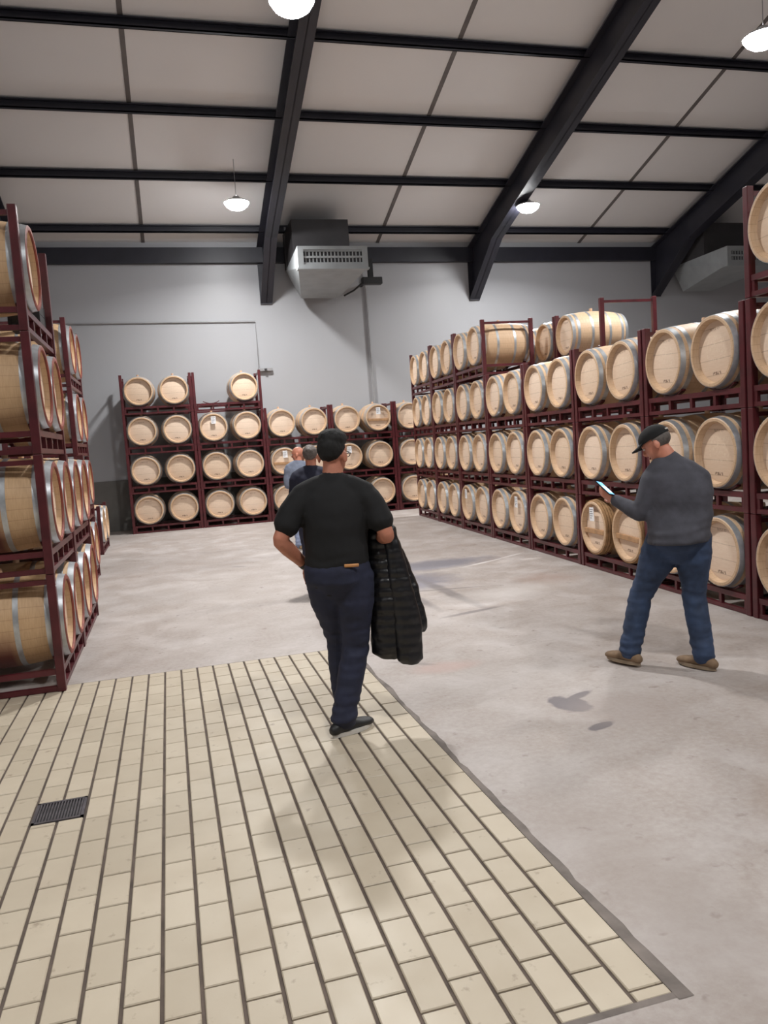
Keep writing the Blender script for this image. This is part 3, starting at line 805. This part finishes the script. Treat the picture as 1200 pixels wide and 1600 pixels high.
    for s_ in 'lr': m.limb([lerp(nek, hed, 0.05)-up*0.02, lerp(nek, L['shoulder_'+s_], .5)+up*0.0, L['shoulder_'+s_]], [0.066, 0.068, 0.064], 14)
    amp = outfit.get('fold', 0.007)
    def wr_shirt(co):
        a = noise.noise(Vector((co.x*5, co.y*5, co.z*11)))*amp + noise.noise(co*24)*amp*0.25
        zz = (pel.z+0.10-co.z)/0.18
        if zz > -0.2: a += math.sin(co.z*95+noise.noise(co*6)*4)*0.0035*min(1, zz+0.2)
        return a
    obj('shirt', fuse(m, 'shirt', outfit['shirt'], 0.010, 9, wr_shirt), root)
    # trousers
    m = MB()
    m.loft([(lerp(pel, che, .12 if not outfit.get('hem') else 0.02), lat, face, 0.168*bw+0.010, 0.124*bd+0.010), (pel, lat, face, 0.176*bw+0.012, 0.130*bd+0.014), (pel-up*0.07, lat, face, 0.172*bw+0.012, 0.128*bd+0.014), (pel-up*0.13, lat, face, 0.135*bw, 0.10*bd)], 22)
    for s_ in 'lr':
        h, k_, a = L['hip_'+s_], L['knee_'+s_], L['ankle_'+s_]
        m.limb([h+up*0.02, lerp(h, k_, .35), lerp(h, k_, .75), k_, lerp(k_, a, .3), lerp(k_, a, .75), a-up*0.005],
               [0.108*bd, 0.104*bd, 0.084, 0.079, 0.078, 0.072, 0.074], 18)
    kz = (L['knee_l'].z+L['knee_r'].z)/2
    def wr_tr(co):
        w = math.exp(-((co.z-0.13)/0.12)**2)+0.6*math.exp(-((co.z-kz)/0.13)**2)+0.4*math.exp(-((co.z-pel.z+0.14)/0.1)**2)+0.25
        return (noise.noise(Vector((co.x*8, co.y*8, co.z*26)))*0.010+noise.noise(Vector((co.x*16, co.y*16, co.z*44)))*0.004)*w
    tr = obj('trousers', fuse(m, 'trousers', outfit['trousers'], 0.0095, 3, wr_tr), root)
    if 'patch' in outfit:
        c_ = pel+lat*0.085*bw-face*(0.113*bd+0.020)+up*0.03
        q = MB(); q.limb([c_-lat*0.038, c_+lat*0.038], [0.009, 0.009], 8, 0.5, up)
        part('leather_patch', q, 'tan_leather', tr, 50)
    # shoes
    for s_ in 'lr':
        td = Vector(J['toe_'+s_]).normalized(); an = L['ankle_'+s_]; pit = outfit.get('heel_'+s_, 0.0)
        tdh = Vector((td.x, td.y, 0)).normalized(); dn = (tdh*math.cos(pit)-up*math.sin(pit)); un = (up*math.cos(pit)+tdh*math.sin(pit)); sd_ = dn.cross(un)
        o_ = an-un*0.085
        m = MB()
        m.loft([(o_-dn*0.075+un*0.045, sd_, un, 0.034, 0.032), (o_-dn*0.03+un*0.055, sd_, un, 0.040, 0.045), (o_+dn*0.04+un*0.052, sd_, un, 0.043, 0.042),
                (o_+dn*0.11+un*0.04, sd_, un, 0.050, 0.030), (o_+dn*0.17+un*0.034, sd_, un, 0.046, 0.025), (o_+dn*0.20+un*0.030, sd_, un, 0.030, 0.019)], 16)
        m.limb([an+up*0.02, an-un*0.04], [0.046, 0.048], 12)
        sh = obj('shoe', fuse(m, 'shoe', outfit['shoe'], 0.007, 3), root)
        q = MB(); vs = []; nn = 20
        for h_ in (0.002, 0.026):
            for i in range(nn):
                a = 2*PI*i/nn; ca = math.cos(a); ww = 0.044 if ca < 0 else 0.050
                ln = 0.145*ca+0.06; vs.append(o_+dn*ln+sd_*(ww*math.sin(a)*(1-0.12*ca*ca))+un*(h_))
        q.add(vs, [tuple(range(nn))[::-1], tuple(range(nn, 2*nn))]+[(i, (i+1) % nn, nn+(i+1) % nn, nn+i) for i in range(nn)])
        part('sole', q, outfit['sole'], sh, 50)
    # eyes and mouth
    hs = outfit.get('head', 1.0)
    for q_ in (-1, 1):
        q = MB().ball(hed+hu*0.004*hs+fw*0.084*hs+sd*q_*0.031*hs, sd, fw, hu, 0.012, 0.009, 0.008, 10, 8)
        part('eye', q, 'eye_white', root, 60)
        q = MB().ball(hed+hu*0.004*hs+fw*0.091*hs+sd*q_*0.031*hs, sd, fw, hu, 0.006, 0.004, 0.006, 10, 8)
        part('pupil', q, 'black_plastic', root, 60)
    q = MB().limb([hed-hu*0.068*hs+fw*0.083*hs-sd*0.024, hed-hu*0.066*hs+fw*0.09*hs, hed-hu*0.068*hs+fw*0.083*hs+sd*0.024], [0.005, 0.007, 0.005], 8)
    part('mouth', q, 'lip', root, 60)
    # hair or cap
    if outfit.get('hair'):
        full = outfit.get('hair_full', 1.0)
        m = MB()
        m.ball(hed+hu*0.036*hs-fw*0.014*hs, sd, fw, hu, 0.0805*hs, 0.099*hs, 0.0925*hs, 28, 18)
        if full > 1: m.ball(hed+hu*0.085*hs+fw*0.0*hs, sd, fw, hu, 0.082*hs, 0.097*hs, 0.066*hs, 24, 14)
        me = m.mesh('t', 'hair_dark')
        vs = [v_.co.copy() for v_ in me.vertices]
        bm = bmesh.new(); bm.from_mesh(me)
        ci = hed+hu*(0.034 if full <= 1 else 0.046)*hs
        nrm = (fw*0.78-hu*0.62).normalized()
        bmesh.ops.bisect_plane(bm, geom=bm.verts[:]+bm.edges[:]+bm.faces[:], plane_co=ci, plane_no=nrm, clear_outer=True)
        bmesh.ops.holes_fill(bm, edges=[e for e in bm.edges if e.is_boundary])
        q = MB(); bm.verts.index_update(); q.add([v_.co for v_ in bm.verts], [[v_.index for v_ in f.verts] for f in bm.faces]); bm.free()
        def wr_h(co): return noise.noise(co*28)*0.004+noise.noise(Vector((co.x*120, co.y*120, co.z*30)))*0.003
        obj('hair', fuse(q, 'hair', outfit['hair'], 0.006, 2, wr_h), root)
    if outfit.get('cap'):
        m = MB(); m.ball(hed+hu*0.042*hs-fw*0.006, sd, fw, hu, 0.088*hs, 0.108*hs, 0.085*hs, 32, 20)
        me = m.mesh('t', 'black_cotton'); bm = bmesh.new(); bm.from_mesh(me)
        bmesh.ops.bisect_plane(bm, geom=bm.verts[:]+bm.edges[:]+bm.faces[:], plane_co=hed+hu*0.034*hs, plane_no=-hu, clear_outer=True)
        bmesh.ops.holes_fill(bm, edges=[e for e in bm.edges if e.is_boundary])
        q = MB(); bm.verts.index_update(); q.add([v_.co for v_ in bm.verts], [[v_.index for v_ in f.verts] for f in bm.faces]); bm.free()
        cp = part('cap', q, 'black_cotton', root, 60)
        q = MB(); pts = []
        for i in range(13):
            a = -1.25+2.5*i/12; pts.append((math.sin(a), math.cos(a)))
        vs = []
        for h_ in (0.0, 0.008):
            vs += [hed+hu*(0.036+h_)*hs+sd*x_*0.082+fw*(0.045+y_*0.05) for x_, y_ in pts]
            vs += [hed+hu*(0.024+h_-0.006*abs(x_))*hs+sd*x_*0.080+fw*(0.065+y_*0.105) for x_, y_ in pts]
        n_ = 13; fs = []
        for i in range(12):
            fs += [(i, i+1, n_+i+1, n_+i), (2*n_+i, 3*n_+i, 3*n_+i+1, 2*n_+i+1), (n_+i, n_+i+1, 3*n_+i+1, 3*n_+i), (i, 2*n_+i, 2*n_+i+1, i+1)]
        q.add(vs, fs); part('brim', q, 'black_cotton', cp, 40)
        q = MB(); b_ = hed+hu*0.052*hs-fw*0.112
        q.limb([b_-sd*0.03+fw*0.006, b_-fw*0.0, b_+sd*0.03+fw*0.006], [0.006]*3, 8); part('strap', q, 'sole_white', cp, 60)
        q = MB().ball(hed+hu*0.128*hs-fw*0.006, sd, fw, hu, 0.01, 0.01, 0.006, 10, 8); part('button', q, 'black_cotton', cp, 60)
        # short grey hair below the cap
        m = MB(); m.ball(hed+hu*0.018*hs-fw*0.014, sd, fw, hu, 0.080*hs, 0.096*hs, 0.070*hs, 24, 16)
        me = m.mesh('t', 'hair_grey'); bm = bmesh.new(); bm.from_mesh(me)
        bmesh.ops.bisect_plane(bm, geom=bm.verts[:]+bm.edges[:]+bm.faces[:], plane_co=hed+fw*0.0, plane_no=fw, clear_outer=True)
        bmesh.ops.holes_fill(bm, edges=[e for e in bm.edges if e.is_boundary])
        q = MB(); bm.verts.index_update(); q.add([v_.co for v_ in bm.verts], [[v_.index for v_ in f.verts] for f in bm.faces]); bm.free()
        part('hair', q, 'hair_grey', root, 60)
    if outfit.get('glasses'):
        q = MB()
        for q_ in (-1, 1):
            q.tube([hed+hu*0.005+sd*q_*0.084-fw*0.02, hed+hu*0.010+sd*q_*0.083+fw*0.04, hed+hu*0.010+sd*q_*0.066+fw*0.098], 0.003, 6)
            pts = [hed+hu*(0.004+0.017*math.sin(a))+sd*(q_*0.034+0.026*math.cos(a))+fw*0.104 for a in [2*PI*i/14 for i in range(15)]]
            q.tube(pts, 0.0025, 6)
        q.tube([hed+hu*0.008-sd*0.01+fw*0.107, hed+hu*0.008+sd*0.01+fw*0.107], 0.0025, 6)
        part('glasses', q, 'black_plastic', root, 60)
    return root

# man in black, walking away over the tiles, jacket over his right forearm
fa = math.radians(14); fx, fy = math.sin(fa), math.cos(fa); rx_, ry_ = math.cos(fa), -math.sin(fa)
bx, by = 0.885, 4.36
def P(a, b, z): return (bx+rx_*a+fx*b, by+ry_*a+fy*b, z)      # a to his right, b ahead
person('person', 'man in black t-shirt and dark jeans seen from behind, jacket over his arm', dict(
    facing=(fx, fy, 0), look=(math.sin(0.65), math.cos(0.65), -0.04), head_up=(0.02, -0.02, 1),
    pelvis=P(-0.01, 0, 0.955), chest=P(0.0, 0.015, 1.27), neck=P(0.0, 0.02, 1.455), head=P(0.01, 0.045, 1.595),
    shoulder_l=P(-0.195, 0.0, 1.375), elbow_l=P(-0.315, -0.07, 1.14), wrist_l=P(-0.19, 0.08, 0.965),
    shoulder_r=P(0.195, 0.0, 1.365), elbow_r=P(0.285, -0.05, 1.125), wrist_r=P(0.22, 0.19, 1.09),
    hip_l=P(-0.09, 0, 0.90), knee_l=P(-0.035, 0.16, 0.50), ankle_l=P(-0.03, 0.17, 0.095),
    hip_r=P(0.085, 0, 0.90), knee_r=P(0.065, 0.05, 0.49), ankle_r=P(-0.035, -0.05, 0.085),
    toe_l=(0.35, 0.94, 0), toe_r=(0.90, 0.43, 0)),
    dict(skin='skin_warm', shirt='black_cotton', trousers='navy_denim', shoe='black_leather', sole='sole_white', hair='hair_dark', hair_full=1.2,
         girth=(1.02, 1.05), sleeve=0.70, patch=True, glasses=True, untucked=True, fold=0.006,
         hand_l=dict(d=(0.25, 0.55, -0.8), n=(-0.2, 1, 0.3), curl=0.2), hand_r=dict(d=(0.1, 1, 0.0), n=(-1, 0, 0), curl=0.9)))
wp = [Vector(P(-0.20, 0.065, 0.985)), Vector(P(-0.195, 0.073, 0.975))]; wd = (Vector(P(-0.19, 0.08, 0.965))-Vector(P(-0.315, -0.07, 1.14))).normalized()
wq = wd.orthogonal().normalized(); wz = wd.cross(wq); q = MB()
q.loft([(wp[0]-wd*0.012, wq, wz, 0.037, 0.037), (wp[0]+wd*0.012, wq, wz, 0.036, 0.036)], 16)
wt = part('wristwatch', q, 'black_plastic', None, 60); tag(wt, 'black wristwatch on the left wrist of the man in black', 'watch')
# his quilted jacket
jk = thing('puffer_jacket', 'black quilted puffer jacket hanging over the arm of the man in black', 'jacket', P(0.25, 0.1, 0))
J0 = Vector(P(0.25, 0.1, 0))
sv, fv = Vector((rx_, ry_, 0)), Vector((fx, fy, 0))
def jp(a, b, z): return Vector((rx_*a+fx*b, ry_*a+fy*b, z))
def quilt(path, radii, tk, step=0.055):
    m = MB(); pts = []; R_ = []
    n_ = 70
    tot = len(path)-1
    for i in range(n_+1):
        u_ = i/n_*tot; k_ = min(int(u_), tot-1); f_ = u_-k_
        p = lerp(path[k_], path[k_+1], f_); w = radii[k_]*(1-f_)+radii[k_+1]*f_; d_ = tk[k_]*(1-f_)+tk[k_+1]*f_
        g_ = 0.80+0.20*abs(math.sin(p.z*PI/step))**0.6
        R_.append((p, sv, fv, w*(0.95+0.05*g_), d_*g_))
    m.loft(R_, 22); return m
m = quilt([jp(-0.02, 0.03, 1.19), jp(0.0, 0.0, 1.0), jp(0.035, -0.02, 0.75), jp(0.045, -0.02, 0.43)], [0.085, 0.105, 0.135, 0.145], [0.10, 0.11, 0.10, 0.07])
a = m.v; m2 = quilt([jp(0.05, -0.06, 1.16), jp(0.08, -0.08, 0.9), jp(0.12, -0.08, 0.62), jp(0.12, -0.08, 0.39)], [0.04, 0.065, 0.085, 0.075], [0.045, 0.055, 0.055, 0.05])
def wr_j(co): return noise.noise(co*14)*0.006+noise.noise(Vector((co.x*30, co.y*30, co.z*18)))*0.004
part_me = fuse(m, 'back_panel', 'black_nylon', 0.008, 2, wr_j); obj('back_panel', part_me, jk)
obj('front_panel', fuse(m2, 'front_panel', 'black_nylon', 0.008, 2, wr_j), jk)
m3 = quilt([jp(0.09, 0.02, 1.02), jp(0.15, 0.01, 0.80), jp(0.185, 0.0, 0.60), jp(0.19, 0.0, 0.55)], [0.04, 0.05, 0.055, 0.05], [0.05, 0.055, 0.055, 0.05])
obj('sleeve', fuse(m3, 'sleeve', 'black_nylon', 0.008, 2, wr_j), jk)

# man in grey, walking away on the right with a phone
fa = math.radians(-26); fx, fy = math.sin(fa), math.cos(fa); rx_, ry_ = math.cos(fa), -math.sin(fa)
person('person', 'man in grey long-sleeved shirt and black cap looking down at a phone', dict(
    facing=(fx, fy, 0), look=(-0.66, 0.68, -0.52), head_up=(-0.25, 0.28, 1),
    pelvis=(3.265, 4.56, 0.91), chest=(3.285, 4.57, 1.19), neck=(3.265, 4.62, 1.40), head=(3.195, 4.68, 1.515),
    shoulder_l=(3.125, 4.65, 1.285), elbow_l=(3.045, 4.66, 1.05), wrist_l=(2.985, 4.88, 1.14),
    shoulder_r=(3.42, 4.50, 1.262), elbow_r=(3.475, 4.59, 1.02), wrist_r=(3.32, 4.80, 1.04),
    hip_l=(3.185, 4.60, 0.86), knee_l=(3.075, 4.75, 0.47), ankle_l=(2.955, 4.72, 0.10),
    hip_r=(3.34, 4.525, 0.86), knee_r=(3.35, 4.54, 0.46), ankle_r=(3.325, 4.42, 0.09),
    toe_l=(-0.30, 0.95, 0), toe_r=(-0.30, 0.95, 0)),
    dict(skin='skin_ruddy', shirt='charcoal_knit', trousers='blue_denim', shoe='brown_suede', sole='sole_tan', cap=True, long=True,
         girth=(1.13, 1.15), hem=0.055, fold=0.006,
         hand_l=dict(d=(-0.55, 0.75, 0.5), n=(0.6, 0.4, 0.6), curl=0.5), hand_r=dict(d=(-0.8, 0.5, 0.2), n=(-0.2, 0, 1), curl=0.6)))
hx = Vector((2.985, 4.88, 1.14))+Vector((-0.55, 0.75, 0.5)).normalized()*0.10
ph = thing('smartphone', 'smartphone with a lit blue screen in the hand of the grey-shirted man', 'phone', hx+Vector((0.0, -0.035, 0.035)))
ph.rotation_euler = (math.radians(38), math.radians(12), math.radians(28))
part('case', MB().bevbox(-0.036, 0.036, -0.074, 0.074, -0.005, 0.004, 0.003), 'black_plastic', ph)
part('screen', MB().box(-0.033, 0.033, -0.07, 0.07, 0.004, 0.0052), 'phone_glow', ph)
part('screen_window', MB().box(-0.028, 0.028, -0.05, 0.02, 0.0052, 0.0058), 'phone_white', ph)

# two people further down the aisle, mostly hidden by the man in black
fa = math.radians(8); fx, fy = math.sin(fa), math.cos(fa); rx_, ry_ = math.cos(fa), -math.sin(fa)
bx, by = 1.50, 8.5
person('person', 'person in navy shirt with cropped grey hair behind the man in black', dict(
    facing=(fx, fy, 0), look=(math.sin(0.3), math.cos(0.3), -0.05),
    pelvis=P(0, 0, 0.90), chest=P(0, 0.01, 1.22), neck=P(0, 0.02, 1.41), head=P(0.0, 0.04, 1.545),
    shoulder_l=P(-0.185, 0, 1.33), elbow_l=P(-0.21, 0.02, 1.06), wrist_l=P(-0.12, 0.2, 1.02),
    shoulder_r=P(0.185, 0, 1.33), elbow_r=P(0.22, 0.0, 1.06), wrist_r=P(0.12, 0.2, 1.02),
    hip_l=P(-0.085, 0, 0.85), knee_l=P(-0.085, 0.02, 0.46), ankle_l=P(-0.07, 0, 0.085),
    hip_r=P(0.085, 0, 0.85), knee_r=P(0.085, 0.02, 0.46), ankle_r=P(0.07, 0, 0.085),
    toe_l=(0.0, 1, 0), toe_r=(0.3, 1, 0)),
    dict(skin='skin_warm', shirt='navy_cotton', trousers='navy_denim', shoe='black_leather', sole='sole_white', hair='hair_grey', long=True, girth=(1, 1)))
bx, by = 2.02, 12.6
person('person', 'bald person in light jeans farthest away, beside the navy-shirted person', dict(
    facing=(-0.2, 1, 0), look=(-0.8, 0.5, -0.1),
    pelvis=P(0, 0, 0.90), chest=P(0, 0.01, 1.22), neck=P(0, 0.02, 1.41), head=P(0.0, 0.04, 1.545),
    shoulder_l=P(-0.175, 0, 1.33), elbow_l=P(-0.20, 0.02, 1.06), wrist_l=P(-0.12, 0.2, 1.02),
    shoulder_r=P(0.175, 0, 1.33), elbow_r=P(0.21, 0.0, 1.06), wrist_r=P(0.12, 0.2, 1.02),
    hip_l=P(-0.085, 0, 0.85), knee_l=P(-0.085, 0.02, 0.46), ankle_l=P(-0.07, 0, 0.085),
    hip_r=P(0.085, 0, 0.85), knee_r=P(0.085, 0.02, 0.46), ankle_r=P(0.07, 0, 0.085),
    toe_l=(-0.2, 1, 0), toe_r=(0.1, 1, 0)),
    dict(skin='skin_ruddy', shirt='greyblue_cotton', trousers='light_denim', shoe='sole_tan' if False else 'brown_suede', sole='sole_white', long=True, girth=(0.98, 1)))
